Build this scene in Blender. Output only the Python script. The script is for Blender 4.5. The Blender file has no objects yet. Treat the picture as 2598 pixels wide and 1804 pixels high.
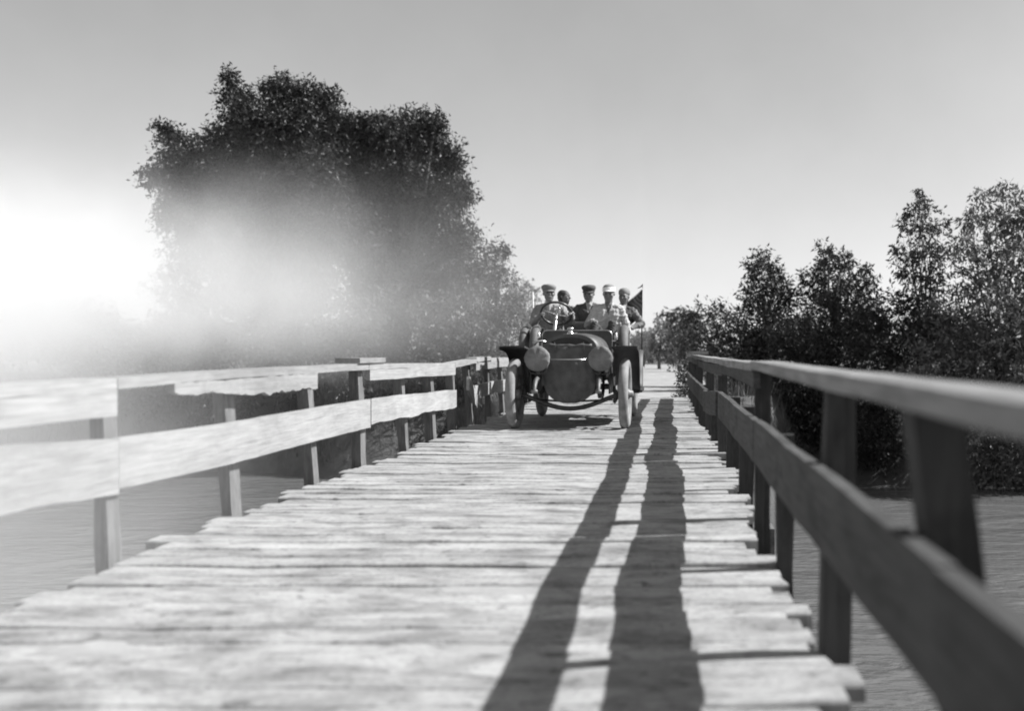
import bpy, math, random
import numpy as np
from mathutils import Vector, Matrix

# ------------------------------------------------------------------ camera, sky, sun, exposure
scene = bpy.context.scene
C = bpy.context.collection
R = math.radians
CAMH = 1.05
cam_d = bpy.data.cameras.new('camera')
cam = bpy.data.objects.new('camera', cam_d); C.objects.link(cam)
cam.location = (0, 0, CAMH); cam.rotation_euler = (R(90), 0, 0)
cam_d.sensor_width = 36.0; cam_d.lens = 36.0 * 2700 / 2598
cam_d.shift_x = -401 / 2598; cam_d.shift_y = -10 / 2598
cam_d.clip_start = 0.05; cam_d.clip_end = 3000
cam_d.dof.use_dof = True; cam_d.dof.focus_distance = 13.5; cam_d.dof.aperture_fstop = 1.35
scene.camera = cam

SUN_EL, SUN_AZ = 43.7, 9.0          # azimuth: degrees from +X (right of the bridge) towards +Y (far end)
world = bpy.data.worlds.new('World'); scene.world = world; world.use_nodes = True
wn, wl = world.node_tree.nodes, world.node_tree.links
bg = wn['Background']
sky = wn.new('ShaderNodeTexSky'); sky.sky_type = 'NISHITA'; sky.sun_disc = False
sky.sun_elevation = R(SUN_EL); sky.sun_rotation = R(90 - SUN_AZ)
sky.dust_density = 0.2; sky.air_density = 1.35
bw = wn.new('ShaderNodeRGBToBW')                       # black-and-white photograph: grey sky
wl.new(sky.outputs[0], bw.inputs[0]); 
wtc = wn.new('ShaderNodeTexCoord'); wno = wn.new('ShaderNodeTexNoise'); wno.inputs['Scale'].default_value = 2.3; wno.inputs['Detail'].default_value = 6; wno.inputs['Roughness'].default_value = .6
wl.new(wtc.outputs['Generated'], wno.inputs['Vector']); wmr = wn.new('ShaderNodeMapRange'); wmr.inputs[1].default_value = .3; wmr.inputs[2].default_value = .7; wmr.inputs[3].default_value = .93; wmr.inputs[4].default_value = 1.09
wl.new(wno.outputs[0], wmr.inputs[0]); wmu = wn.new('ShaderNodeMath'); wmu.operation = 'MULTIPLY'; wl.new(bw.outputs[0], wmu.inputs[0]); wl.new(wmr.outputs[0], wmu.inputs[1]); wl.new(wmu.outputs[0], bg.inputs[0])
bg.inputs[1].default_value = 0.08
sun_d = bpy.data.lights.new('sun', 'SUN'); sun_d.energy = 5.0; sun_d.angle = R(0.5)
sun = bpy.data.objects.new('sun', sun_d); C.objects.link(sun)
sdir = Vector((math.cos(R(SUN_EL)) * math.cos(R(SUN_AZ)), math.cos(R(SUN_EL)) * math.sin(R(SUN_AZ)), math.sin(R(SUN_EL))))
sun.rotation_euler = sdir.to_track_quat('Z', 'Y').to_euler(); sun.location = (20, 0, 30)
scene.view_settings.view_transform = 'Standard'; scene.view_settings.look = 'None'
scene.view_settings.exposure = 0.72; scene.view_settings.gamma = 1.0
scene.render.engine = 'CYCLES'
scene.render.filter_size = 1.8; scene.cycles.pixel_filter_type = 'BLACKMAN_HARRIS'; scene.cycles.filter_width = 1.9; scene.cycles.volume_bounces = 4; scene.cycles.max_bounces = 12

LEAK_VEIL = 0.31; LEAK_WISP = 0.72  # densities of the two added light-leak veil volumes
rng = np.random.default_rng(7)
rnd = random.Random(11)
V = Vector

# ------------------------------------------------------------------ helpers
def P(X, Y, d):
    """photo pixel (2598 x 1804) at a distance d along the bridge -> world point"""
    return V(((X - 1700) * d / 2700, d, CAMH - (Y - 892) * d / 2700))
def D(X, Y, d): return P(X * 1.1304, Y * 1.1304, d)

class MB:
    def __init__(s): s.v = []; s.f = []; s.sm = []
    def add(s, vs, fs, smooth=False):
        o = len(s.v); s.v += [tuple(v) for v in vs]
        s.f += [tuple(i + o for i in f) for f in fs]; s.sm += [smooth] * len(fs)
        return s
    def box(s, c, size, rot=None, taper=1.0):
        hx, hy, hz = size[0] / 2, size[1] / 2, size[2] / 2
        vs = []
        for z in (-1, 1):
            t = taper if z > 0 else 1
            for x, y in ((-1, -1), (1, -1), (1, 1), (-1, 1)):
                p = V((x * hx * t, y * hy * t, z * hz))
                if rot: p = rot @ p
                vs.append(p + V(c))
        return s.add(vs, [(3, 2, 1, 0), (4, 5, 6, 7), (0, 1, 5, 4), (1, 2, 6, 5), (2, 3, 7, 6), (3, 0, 4, 7)])
    def tube(s, pts, rads, n=10, cap=True, flat=None):
        pts = [V(p) for p in pts]
        if not hasattr(rads, '__len__'): rads = [rads] * len(pts)
        vs = []; ref = None
        for i, p in enumerate(pts):
            t = (pts[min(i + 1, len(pts) - 1)] - pts[max(i - 1, 0)]).normalized()
            if ref is None:
                ref = V((0, 0, 1)) if abs(t.z) < .9 else V((1, 0, 0))
            a = t.cross(ref)
            if a.length < 1e-4: a = t.orthogonal()
            a.normalize(); b = a.cross(t).normalized(); ref = b
            for k in range(n):
                w = 2 * math.pi * k / n
                vs.append(p + a * (math.cos(w) * rads[i]) + b * (math.sin(w) * rads[i] * (flat or 1)))
        fs = []
        for i in range(len(pts) - 1):
            for k in range(n):
                k2 = (k + 1) % n
                fs.append((i * n + k, i * n + k2, (i + 1) * n + k2, (i + 1) * n + k))
        s.add(vs, fs, True)
        if cap:
            o = len(s.v) - len(vs)
            s.f += [tuple(o + k for k in range(n))[::-1], tuple(o + (len(pts) - 1) * n + k for k in range(n))]
            s.sm += [False, False]
        return s
    def loft(s, rings, closed=True, cap=True, smooth=True):
        n = len(rings[0]); vs = [p for r in rings for p in r]; fs = []
        for i in range(len(rings) - 1):
            for k in range(n if closed else n - 1):
                k2 = (k + 1) % n
                fs.append((i * n + k, i * n + k2, (i + 1) * n + k2, (i + 1) * n + k))
        s.add(vs, fs, smooth)
        if cap:
            o = len(s.v) - len(vs)
            s.f += [tuple(o + k for k in range(n))[::-1], tuple(o + (len(rings) - 1) * n + k for k in range(n))]
            s.sm += [False, False]
        return s
    def lathe(s, c, axis, prof, n=32):
        """prof: (offset along axis, radius)"""
        ax = V(axis).normalized(); a = ax.orthogonal().normalized(); b = ax.cross(a)
        return s.loft([[V(c) + ax * h + (a * math.cos(2 * math.pi * k / n) + b * math.sin(2 * math.pi * k / n)) * r for k in range(n)] for h, r in prof])
    def torus(s, c, axis, Rm, r, n=48, m=12, squash=1.0):
        ax = V(axis).normalized(); a = ax.orthogonal().normalized(); b = ax.cross(a); vs = []; fs = []
        for i in range(n):
            w = 2 * math.pi * i / n; d = a * math.cos(w) + b * math.sin(w)
            for j in range(m):
                u = 2 * math.pi * j / m
                vs.append(V(c) + d * (Rm + r * math.cos(u)) + ax * (r * squash * math.sin(u)))
        for i in range(n):
            for j in range(m):
                fs.append((i * m + j, ((i + 1) % n) * m + j, ((i + 1) % n) * m + (j + 1) % m, i * m + (j + 1) % m))
        return s.add(vs, fs, True)
    def build(s, name, mat, parent=None, origin=None):
        a = np.array(s.v, dtype=float)
        c = V((a.min(0) + a.max(0)) / 2) if origin is None else V(origin)
        me = bpy.data.meshes.new(name)
        me.from_pydata([tuple(V(v) - c) for v in s.v], [], s.f)
        me.polygons.foreach_set('use_smooth', s.sm); me.update()
        o = bpy.data.objects.new(name, me); C.objects.link(o)
        me.materials.append(mat)
        base = V((0, 0, 0)); q = parent
        while q is not None: base += q.location; q = q.parent
        o.parent = parent; o.location = c - base
        return o

def fix_normals(o):
    import bmesh
    bm = bmesh.new(); bm.from_mesh(o.data); bmesh.ops.recalc_face_normals(bm, faces=bm.faces); bm.to_mesh(o.data); bm.free()
    return o

def tag(o, label=None, cat=None, group=None, kind=None):
    if label: o['label'] = label
    if cat: o['category'] = cat
    if group: o['group'] = group
    if kind: o['kind'] = kind
    return o
def empty(name, loc, label, cat, group=None):
    e = bpy.data.objects.new(name, None); C.objects.link(e); e.location = loc
    e.empty_display_size = .2
    return tag(e, label, cat, group)

# ------------------------------------------------------------------ materials (all grey: the place as the black-and-white film saw it)
def new_mat(name):
    m = bpy.data.materials.new(name); m.use_nodes = True
    return m, m.node_tree.nodes, m.node_tree.links, m.node_tree.nodes['Principled BSDF']
def g(v): return (v, v, v, 1)
def ramp(nt, stops):
    r = nt.new('ShaderNodeValToRGB'); e = r.color_ramp.elements
    while len(e) < len(stops): e.new(.5)
    for i, (p, v) in enumerate(stops): e[i].position = p; e[i].color = g(v)
    return r
def plain(name, v, rough=.6, metal=0, var=.25, scale=6, bump=.0, bscale=60, spec=.5):
    m, n, l, b = new_mat(name)
    tc = n.new('ShaderNodeTexCoord'); no = n.new('ShaderNodeTexNoise'); no.inputs['Scale'].default_value = scale; no.inputs['Detail'].default_value = 5
    l.new(tc.outputs['Object'], no.inputs['Vector'])
    r = ramp(n, [(.3, v * (1 - var)), (.7, v * (1 + var))]); l.new(no.outputs[0], r.inputs[0]); l.new(r.outputs[0], b.inputs['Base Color'])
    b.inputs['Roughness'].default_value = rough; b.inputs['Metallic'].default_value = metal
    b.inputs['Specular IOR Level'].default_value = spec
    if bump:
        n2 = n.new('ShaderNodeTexNoise'); n2.inputs['Scale'].default_value = bscale; n2.inputs['Detail'].default_value = 4
        l.new(tc.outputs['Object'], n2.inputs['Vector'])
        bp = n.new('ShaderNodeBump'); bp.inputs['Strength'].default_value = bump; bp.inputs['Distance'].default_value = .01
        l.new(n2.outputs[0], bp.inputs['Height']); l.new(bp.outputs[0], b.inputs['Normal'])
    return m
def wood(name, axis, v, stain=.5, fine=1.0, vary=(.78, 1.15), dirt=0, soft=.62):
    """weathered wood, grain running along axis (0,1,2)"""
    m, n, l, b = new_mat(name)
    tc = n.new('ShaderNodeTexCoord'); oi = n.new('ShaderNodeObjectInfo')
    mul = n.new('ShaderNodeMath'); mul.operation = 'MULTIPLY'; mul.inputs[1].default_value = 60; l.new(oi.outputs['Random'], mul.inputs[0])
    def noise(sc_along, sc_across, detail, rough=.6):
        mp = n.new('ShaderNodeMapping'); s = [sc_across] * 3; s[axis] = sc_along; mp.inputs['Scale'].default_value = s
        l.new(tc.outputs['Object'], mp.inputs[0])
        t = n.new('ShaderNodeTexNoise'); t.noise_dimensions = '4D'; t.inputs['Scale'].default_value = 1; t.inputs['Detail'].default_value = detail; t.inputs['Roughness'].default_value = rough
        l.new(mp.outputs[0], t.inputs['Vector']); l.new(mul.outputs[0], t.inputs['W']); return t
    gr = noise(3.0, 70 * fine, 6); st = noise(3.5, 9, 7, .68); bl = noise(.9, 2.0, 3)
    r1 = ramp(n, [(.3, v * soft), (.68, v * (1 + (1 - soft) * .55))]); l.new(gr.outputs[0], r1.inputs[0])
    r2 = ramp(n, [(.36, 1 - stain), (.52, 1.0)]); l.new(st.outputs[0], r2.inputs[0])
    r3 = ramp(n, [(.3, .8), (.7, 1.12)]); l.new(bl.outputs[0], r3.inputs[0])
    r4 = ramp(n, [(0, vary[0]), (1, vary[1])]); l.new(oi.outputs['Random'], r4.inputs[0])
    cur = r1.outputs[0]
    extra = []
    if dirt:      # mud and droppings trodden across the boards, in place whatever the board
        ge = n.new('ShaderNodeNewGeometry')
        for sc, lo, p0, p1 in (((2.2, 4.2, 1), 1 - dirt, .34, .56), ((9, 15, 1), 1 - dirt * 1.1, .34, .45), ((38, 60, 1), .62, .32, .55)):
            mp = n.new('ShaderNodeMapping'); mp.inputs['Scale'].default_value = sc; l.new(ge.outputs['Position'], mp.inputs[0])
            t = n.new('ShaderNodeTexNoise'); t.inputs['Scale'].default_value = 1; t.inputs['Detail'].default_value = 8; t.inputs['Roughness'].default_value = .7; t.inputs['Distortion'].default_value = .4
            l.new(mp.outputs[0], t.inputs['Vector']); rr = ramp(n, [(p0, lo), (p1, 1.0)]); l.new(t.outputs[0], rr.inputs[0]); extra.append(rr)
    for r in [r2, r3, r4] + extra:
        mx = n.new('ShaderNodeMix'); mx.data_type = 'RGBA'; mx.blend_type = 'MULTIPLY'; mx.inputs[0].default_value = 1
        l.new(cur, mx.inputs[6]); l.new(r.outputs[0], mx.inputs[7]); cur = mx.outputs[2]
    l.new(cur, b.inputs['Base Color']); b.inputs['Roughness'].default_value = .85; b.inputs['Specular IOR Level'].default_value = .25
    bp = n.new('ShaderNodeBump'); bp.inputs['Strength'].default_value = .6; bp.inputs['Distance'].default_value = .006
    ad = n.new('ShaderNodeMath'); ad.operation = 'ADD'; l.new(gr.outputs[0], ad.inputs[0]); l.new(st.outputs[0], ad.inputs[1])
    l.new(ad.outputs[0], bp.inputs['Height']); l.new(bp.outputs[0], b.inputs['Normal'])
    return m
def leafmat(name, v, rough=.45, var=.55):
    m, n, l, b = new_mat(name)
    ge = n.new('ShaderNodeNewGeometry'); r = ramp(n, [(0, v * (1 - var)), (1, v * (1 + var))])
    l.new(ge.outputs['Random Per Island'], r.inputs[0]); l.new(r.outputs[0], b.inputs['Base Color'])
    b.inputs['Roughness'].default_value = rough; b.inputs['Specular IOR Level'].default_value = .28
    tr = n.new('ShaderNodeBsdfTranslucent'); tr.inputs[0].default_value = g(v * .9); mx = n.new('ShaderNodeMixShader'); mx.inputs[0].default_value = .22
    l.new(b.outputs[0], mx.inputs[1]); l.new(tr.outputs[0], mx.inputs[2]); l.new(mx.outputs[0], n['Material Output'].inputs[0])
    return m

M = dict(
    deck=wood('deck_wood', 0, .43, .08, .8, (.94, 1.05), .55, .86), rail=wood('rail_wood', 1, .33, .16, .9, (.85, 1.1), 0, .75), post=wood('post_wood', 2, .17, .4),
    cap_lit=wood('lit_cap_wood', 1, .27, .3, .7), rail_shaded=wood('shaded_rail_wood', 1, .085, .4, .7), post_shaded=wood('shaded_post_wood', 2, .06, .4),  # dark wood deepened further to carry shade; cap lightened as its sunlit top
    beam=wood('beam_wood', 1, .18, .5), pile=wood('pile_wood', 2, .14, .4),
    leaf=leafmat('leaf_dark', .042), leaf2=leafmat('leaf_mid', .075), leaf3=leafmat('leaf_willow_veiled', .15), bark=plain('bark', .09, .9, bump=.8, bscale=25),  # leaf3: willow leaves, colour paled to carry a light veil over them
    grassy=leafmat('grass_blade', .11), soil=None, spare=plain('dark_tyre_cover', .11, .7, var=.3, scale=8, bump=.4), tyre=plain('dusty_rubber', .22, .8, var=.3, scale=9, bump=.3),
    paint=plain('dusty_dark_paint', .07, .5, var=.4, scale=5, bump=.12, bscale=40), paint2=plain('fender_paint', .04, .58, var=.3, scale=5),
    brass=plain('brass', .55, .28, .9, var=.25, scale=8), iron=plain('greasy_iron', .06, .5, .3, var=.5, scale=14), pale_iron=plain('dusty_iron', .16, .55, .2, var=.4, scale=16),
    canvas=plain('canvas_cover', .17, .85, var=.3, scale=7, bump=.6, bscale=30), cover=plain('leather_cover', .08, .6, var=.35, scale=6, bump=.5, bscale=14),
    core=plain('radiator_core_metal', .04, .5, .4), leather=plain('seat_leather', .05, .45, bump=.4, bscale=18), spoke=plain('spoke_wood', .16, .5, var=.3),
    steer=plain('steering_rim_wood', .06, .35), pale=plain('pale_paint', .6, .5, var=.15), light_cloth=plain('light_cloth', .26, .9, var=.2, scale=9, bump=.7, bscale=22), shirt=plain('shirt_cloth', .4, .9, var=.1), skin=plain('skin', .19, .55, var=.12, scale=20),
    hair=plain('hair', .03, .6), lip=plain('lip', .17, .5), brow=plain('brow', .13, .7), dark_cloth=plain('dark_cloth', .075, .9, var=.35, scale=12, bump=.6, bscale=24), mid_cloth=plain('mid_cloth', .16, .9, var=.4, scale=12, bump=.6, bscale=24),
    pale_cloth=plain('pale_cloth', .42, .9, var=.14, scale=8, bump=.7, bscale=22), trouser=plain('trouser_cloth', .06, .9, bump=.6, bscale=24),
    white_cloth=plain('white_cloth', .78, .8, var=.06), grey_cap=plain('grey_cap_cloth', .2, .9, var=.3), eye=plain('eye_dark', .03, .3), flag=None, boot=plain('boot_leather', .04, .5))

def soil_mat(name, lo, hi, sc, bump):
    m, n, l, b = new_mat(name); tc = n.new('ShaderNodeTexCoord')
    a = n.new('ShaderNodeTexNoise'); a.inputs['Scale'].default_value = sc; a.inputs['Detail'].default_value = 9; a.inputs['Roughness'].default_value = .65
    l.new(tc.outputs['Object'], a.inputs['Vector']); r = ramp(n, [(.3, lo), (.7, hi)]); l.new(a.outputs[0], r.inputs[0]); l.new(r.outputs[0], b.inputs['Base Color'])
    b.inputs['Roughness'].default_value = .95; b.inputs['Specular IOR Level'].default_value = .15
    bp = n.new('ShaderNodeBump'); bp.inputs['Strength'].default_value = .8; bp.inputs['Distance'].default_value = bump
    l.new(a.outputs[0], bp.inputs['Height']); l.new(bp.outputs[0], b.inputs['Normal']); return m
M['soil'] = soil_mat('grassy_soil', .05, .14, .9, .15)
M['road'] = soil_mat('dirt_road', .22, .42, 1.6, .05)
def water_mat():
    m, n, l, b = new_mat('river_water'); tc = n.new('ShaderNodeTexCoord')
    b.inputs['Base Color'].default_value = g(.13); b.inputs['Roughness'].default_value = .09; b.inputs['IOR'].default_value = 1.33
    hs = []
    for sc, sx in ((1.1, .55), (4.5, .5)):
        mp = n.new('ShaderNodeMapping'); mp.inputs['Scale'].default_value = (sx, 1, 1); l.new(tc.outputs['Object'], mp.inputs[0])
        t = n.new('ShaderNodeTexNoise'); t.inputs['Scale'].default_value = sc; t.inputs['Detail'].default_value = 5; t.inputs['Distortion'].default_value = .6
        l.new(mp.outputs[0], t.inputs['Vector']); hs.append(t)
    mt = n.new('ShaderNodeMath'); mt.operation = 'MULTIPLY_ADD'; mt.inputs[1].default_value = .35; l.new(hs[1].outputs[0], mt.inputs[0]); l.new(hs[0].outputs[0], mt.inputs[2])
    bp = n.new('ShaderNodeBump'); bp.inputs['Strength'].default_value = .55; bp.inputs['Distance'].default_value = .36
    l.new(mt.outputs[0], bp.inputs['Height']); l.new(bp.outputs[0], b.inputs['Normal']); return m
M['water'] = water_mat()
def flag_mat():
    m, n, l, b = new_mat('flag_cloth'); tc = n.new('ShaderNodeTexCoord'); w = n.new('ShaderNodeTexWave'); w.inputs['Scale'].default_value = 6.5; w.bands_direction = 'DIAGONAL'; w.inputs['Distortion'].default_value = .5
    l.new(tc.outputs['Object'], w.inputs['Vector']); r = ramp(n, [(.45, .07), (.55, .17)]); l.new(w.outputs[0], r.inputs[0]); l.new(r.outputs[0], b.inputs['Base Color']); b.inputs['Roughness'].default_value = .9; return m
M['flag'] = flag_mat()

# ------------------------------------------------------------------ setting: ground, water, road
WATER_Z = -2.45
def sstep(a, b, x): t = np.clip((x - a) / (b - a), 0, 1); return t * t * (3 - 2 * t)
def bank_y(x):
    yb = 28.3 - .13 * x + .7 * np.sin(x * .35 + 1) + .4 * np.sin(x * .9)
    yb = np.clip(yb, 22, 36)
    near = sstep(5.0, 3.0, np.abs(x + 1.05))
    return yb * (1 - near) + 23.4 * near
def ground_z(x, y):
    far = sstep(-1.2, 2.6, y - bank_y(x))
    back = sstep(1.2, -3.0, y + 4.2 + .5 * np.sin(x * .5))
    n = .10 * np.sin(x * .8 + y * .3) * np.sin(y * .7 - x * .2) + .05 * np.sin(x * 2.1 + 2) * np.sin(y * 1.9)
    flat = sstep(3.2, 4.6, np.abs(x + 1.15))
    top = -.07 + n * flat + .25 * flat * sstep(34, 60, y)
    return -4.0 + np.maximum(far, back) * (4.0 + top)
def grid_obj(name, xs, ys, zf, mat):
    X, Y = np.meshgrid(xs, ys); Z = zf(X, Y); nx, ny = len(xs), len(ys)
    me = bpy.data.meshes.new(name); co = np.stack([X, Y, Z], -1).reshape(-1, 3)
    i = np.arange(nx - 1)[None, :] + np.arange(ny - 1)[:, None] * nx
    q = np.stack([i, i + 1, i + nx + 1, i + nx], -1).reshape(-1, 4)
    return np_mesh(name, co, q, mat)
def np_mesh(name, co, quads, mat, smooth=True):
    me = bpy.data.meshes.new(name)
    me.vertices.add(len(co)); me.vertices.foreach_set('co', np.ascontiguousarray(co, dtype=np.float32).ravel())
    k = quads.shape[1]
    me.loops.add(quads.size); me.loops.foreach_set('vertex_index', quads.astype(np.int32).ravel())
    me.polygons.add(len(quads)); me.polygons.foreach_set('loop_start', (np.arange(len(quads)) * k).astype(np.int32))
    me.polygons.foreach_set('use_smooth', np.full(len(quads), smooth)); me.update(calc_edges=True); me.validate()
    me.materials.append(mat); o = bpy.data.objects.new(name, me); C.objects.link(o); return o
xs = np.concatenate([np.linspace(-900, -60, 12), np.linspace(-56, 40, 260), np.linspace(45, 900, 12)])
ys = np.concatenate([np.linspace(-300, -14, 8), np.linspace(-12, 50, 190), np.linspace(52, 110, 40), np.linspace(130, 1500, 10)])
tag(grid_obj('ground', xs, ys, ground_z, M['soil']), kind='structure')
tag(np_mesh('river_water', np.array([[-900, -9, WATER_Z], [900, -9, WATER_Z], [900, 46, WATER_Z], [-900, 46, WATER_Z]], float), np.array([[0, 1, 2, 3]]), M['water']), kind='structure')
def road_z(x, y): return ground_z(x, y) + .02 + .02 * np.sin(y * 1.3) * np.sin(x * 2)
ro = grid_obj('road', np.linspace(-3.6, 1.25, 14), np.linspace(24.35, 90, 120), lambda x, y: np.maximum(road_z(x, y), -.06 + 0 * x), M['road']); tag(ro, kind='structure')
ro2 = grid_obj('approach_road', np.linspace(-3.6, 1.25, 14), np.linspace(-60, -5.55, 60), lambda x, y: -.04 + .01 * np.sin(y) + 0 * x, M['road']); tag(ro2, kind='structure')

# ------------------------------------------------------------------ bridge
def deck_z(y): return .018 * math.sin(y * .9 + .5) + .012 * math.sin(y * 2.3) - .035 * math.exp(-((y - 15.6) / 1.3) ** 2) + .03 * math.exp(-((y - 12.6) / .9) ** 2)
def curve_x(y): return -.0 if y < 9 else -.10 * min(1, (y - 9) / 9)
bridge = empty('wooden_bridge', (-1.1, 9.5, WATER_Z), 'rough plank bridge over the river carrying the motor car', 'bridge')
y = -5.5
plank_rnd = random.Random(3)
while y < 24.25:
    r = plank_rnd
    w = r.uniform(.14, .23); gap = r.choice([.003, .004, .005, .006, .009, .02 if r.random() < .4 else .005])
    x0 = -2.74 + r.gauss(0, .05) - (.10 if r.random() < .12 else 0) + curve_x(y)
    x1 = .49 + r.gauss(0, .042) + (.06 if r.random() < .18 else 0) + curve_x(y)
    if 6.5 < y < 9.5: x1 += .04
    th = .06 + r.uniform(-.006, .012); z = deck_z(y + w / 2) + r.gauss(0, .0045)
    n = 9; sk = r.gauss(0, .012); tl = r.gauss(0, .004); mb = MB(); rings = []
    for i in range(n + 1):
        t = i / n; x = x0 + (x1 - x0) * t; zz = z + tl * (t - .5) * 2 + r.gauss(0, .0025); j0 = r.gauss(0, .004); j1 = r.gauss(0, .004)
        wear = -.004 * math.sin(math.pi * t) - (.006 if abs(x + 1.37 - .75) < .25 or abs(x + 1.37 + .75) < .25 else 0)
        ya = y + sk * (t - .5) + j0; yb = y + w + sk * (t - .5) + j1; zt = zz + wear
        e = .008
        rings.append([(x, ya, zz - th), (x, ya, zt - e), (x, ya + e, zt), (x, yb - e, zt), (x, yb, zt - e), (x, yb, zz - th)])
    if r.random() < .25:   # split / notched end
        rings[-1] = [(a[0] - (.03 if k > 2 else 0), a[1], a[2]) for k, a in enumerate(rings[-1])]
    mb.loft(rings, smooth=False); fix_normals(mb.build('plank', M['deck'], bridge))
    y += w + gap
dy_ = np.linspace(-5.3, 24.1, 240); dx_ = np.linspace(-2.35, .18, 12)
df = grid_obj('packed_dirt', dx_, dy_, lambda X, Y: np.vectorize(deck_z)(Y) - .016 + .004 * np.sin(X * 9 + Y * 7), M['road']); df.parent = bridge; df.location = -bridge.location; tag(df, kind='stuff')
for x in (-2.45, -1.75, -1.05, -.35, .22):
    MB().box((x, 9.3, -.25), (.22, 29.6, .27)).build('beam', M['beam'], bridge)
for y in (1.8, 8.8, 15.8, 21.6):
    MB().box((-1.1, y, -.535), (3.9, .3, .28)).build('cross_beam', M['beam'], bridge)
    for x in (-2.6, -1.6, -.6, .4):
        MB().tube([(x, y, -4.3), (x + .02, y, -2), (x, y, -.66)], [.17, .16, .15], 12).build('pile', M['pile'], bridge)

# ------------------------------------------------------------------ railings
def sect_board(secs):
    """secs: list of (y, xin, xout, zb, zt)"""
    mb = MB(); mb.loft([[(a, y, zb), (a, y, zt), (b, y, zt), (b, y, zb)] for y, a, b, zb, zt in secs], smooth=False); return mb
def lerp_tab(tab, y):
    for (a, va), (b, vb) in zip(tab, tab[1:]):
        if y <= b: return va + (vb - va) * (y - a) / (b - a)
    return tab[-1][1]
def board(parent, name, y0, y1, ztab, h, xi, t, side, seed, rag=.002, n=10, dx0=0, dx1=0, mat='rail', kz=0, taper0=0):
    r = random.Random(seed); secs = []; rag *= .45; wt_ = wb_ = 0.0
    for i in range(n + 1):
        u = i / n; yy = y0 + (y1 - y0) * u
        wt_ = .75 * wt_ + r.gauss(0, rag * .7); wb_ = .75 * wb_ + r.gauss(0, rag * 1.2) + (r.uniform(.6, 2.2) * rag if rag > .004 and r.random() < .15 else 0)
        zt = lerp_tab(ztab, yy) + wt_ + kz * u; zb = lerp_tab(ztab, yy) - h + wb_ + r.gauss(0, rag * .3) + kz * u
        if taper0 and u < .4: zb += taper0 * (1 - u / .4)
        x = xi + dx0 + (dx1 - dx0) * u + curve_x(yy) + r.gauss(0, .002)
        secs.append((yy, x, x + side * t, zb, zt))
    return fix_normals(sect_board(secs).build(name, M[mat], parent))
def post(parent, x, y, zb, zt, w, dpt, lean, seed, mat='post'):
    r = random.Random(seed); mb = MB(); rings = []
    for i in range(6):
        u = i / 5; z = zb + (zt - zb) * u; cx = x + lean * (z - 0) + curve_x(y); a = w / 2 + r.gauss(0, .003); b = dpt / 2 + r.gauss(0, .003)
        rings.append([(cx - a, y - b, z), (cx + a, y - b, z), (cx + a, y + b, z), (cx - a, y + b, z)])
    mb.loft(rings, smooth=False); return fix_normals(mb.build('post', M[mat], parent))

LX = -2.80
left = empty('wooden_railing', (LX, 9, -.06), 'sunlit board railing along the bridge edge, with broken and missing upper boards', 'railing', 'railings of the bridge')
ltop = [(-6, .93), (4.4, .916), (5.25, .916), (6.6, .93), (9.4, .94), (14, .90), (15.2, .93), (18, .95), (25, .93)]
lmid = [(-6, .66), (4.4, .66), (5.3, .616), (6.7, .60), (9.7, .61), (14, .545), (25, .58)]
lposts = [-4.0, -2.4, -.9, .6, 2.1, 3.75, 5.4, 6.92, 8.46, 9.78, 11.5, 12.87, 14.2, 15.6, 17.2, 18.7, 20.2, 21.7, 23.4]
for i, py in enumerate(lposts):
    post(left, LX - .05, py, -.45, lerp_tab(ltop, py) - .065, .085 + .015 * math.sin(i * 7), .14 + .02 * math.sin(i * 3), -.06 + .025 * math.sin(i * 2.3), 40 + i)
for k, (a, b) in enumerate([(-5.3, .62), (.63, 5.33), (5.34, 9.83), (9.84, 14.02)]):
    o = board(left, 'top_rail', a, b, ltop, .055, LX + .03, .17, -1, 60 + k, .003, 12)
for k, (a, b, dz) in enumerate([(14.03, 15.7, 0.0), (15.66, 17.0, .025), (17.02, 20.4, .0), (20.41, 24.0, .01)]):
    board(left, 'top_rail', a, b, [(q, z + dz) for q, z in ltop], .06, LX + .03, .17, -1, 70 + k, .006, 8)
ltf = [(a, z - .055) for a, z in ltop]
board(left, 'upper_board', -5.2, .5, ltf, .14, LX + .032, .04, -1, 80, .004, 12)
board(left, 'upper_board', .52, 5.33, ltf, .135, LX + .032, .04, -1, 81, .006, 12)
board(left, 'upper_board', 5.95, 8.35, ltf, .115, LX + .032, .04, -1, 82, .012, 44, taper0=.06)
board(left, 'upper_board', 9.85, 14.0, ltf, .10, LX + .032, .04, -1, 83, .005, 12)
board(left, 'upper_board', 15.6, 20.3, ltf, .10, LX + .032, .04, -1, 84, .006, 12)
for k, (a, b, h, rg, kz) in enumerate([(-5.3, .6, .27, .005, 0), (.62, 5.33, .285, .006, 0), (5.345, 9.86, .255, .003, 0), (9.87, 14.05, .235, .011, 0), (15.5, 17.9, .2, .01, .02), (17.95, 23.6, .2, .01, 0)]):
    board(left, 'middle_board', a, b, lmid, h, LX + .035 + (.004 if k % 2 else 0), .045, -1, 90 + k, rg, 26, kz=kz)
# board that broke loose and hangs by the post
bb = MB(); bb.box((0, 0, 0), (.04, 1.25, .19), Matrix.Rotation(R(-14), 3, 'X') @ Matrix.Rotation(R(5), 3, 'Z')); bb.v = [tuple(V(v) + V((LX + .02, 14.95, .47))) for v in bb.v]; tag(bb.build('broken_board', M['rail'], left), 'loose broken board hanging askew')
board(left, 'cap_block', 9.45, 10.35, [(0, .985), (20, 1.0)], .045, LX + .05, .22, -1, 99, .002, 2)

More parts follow.
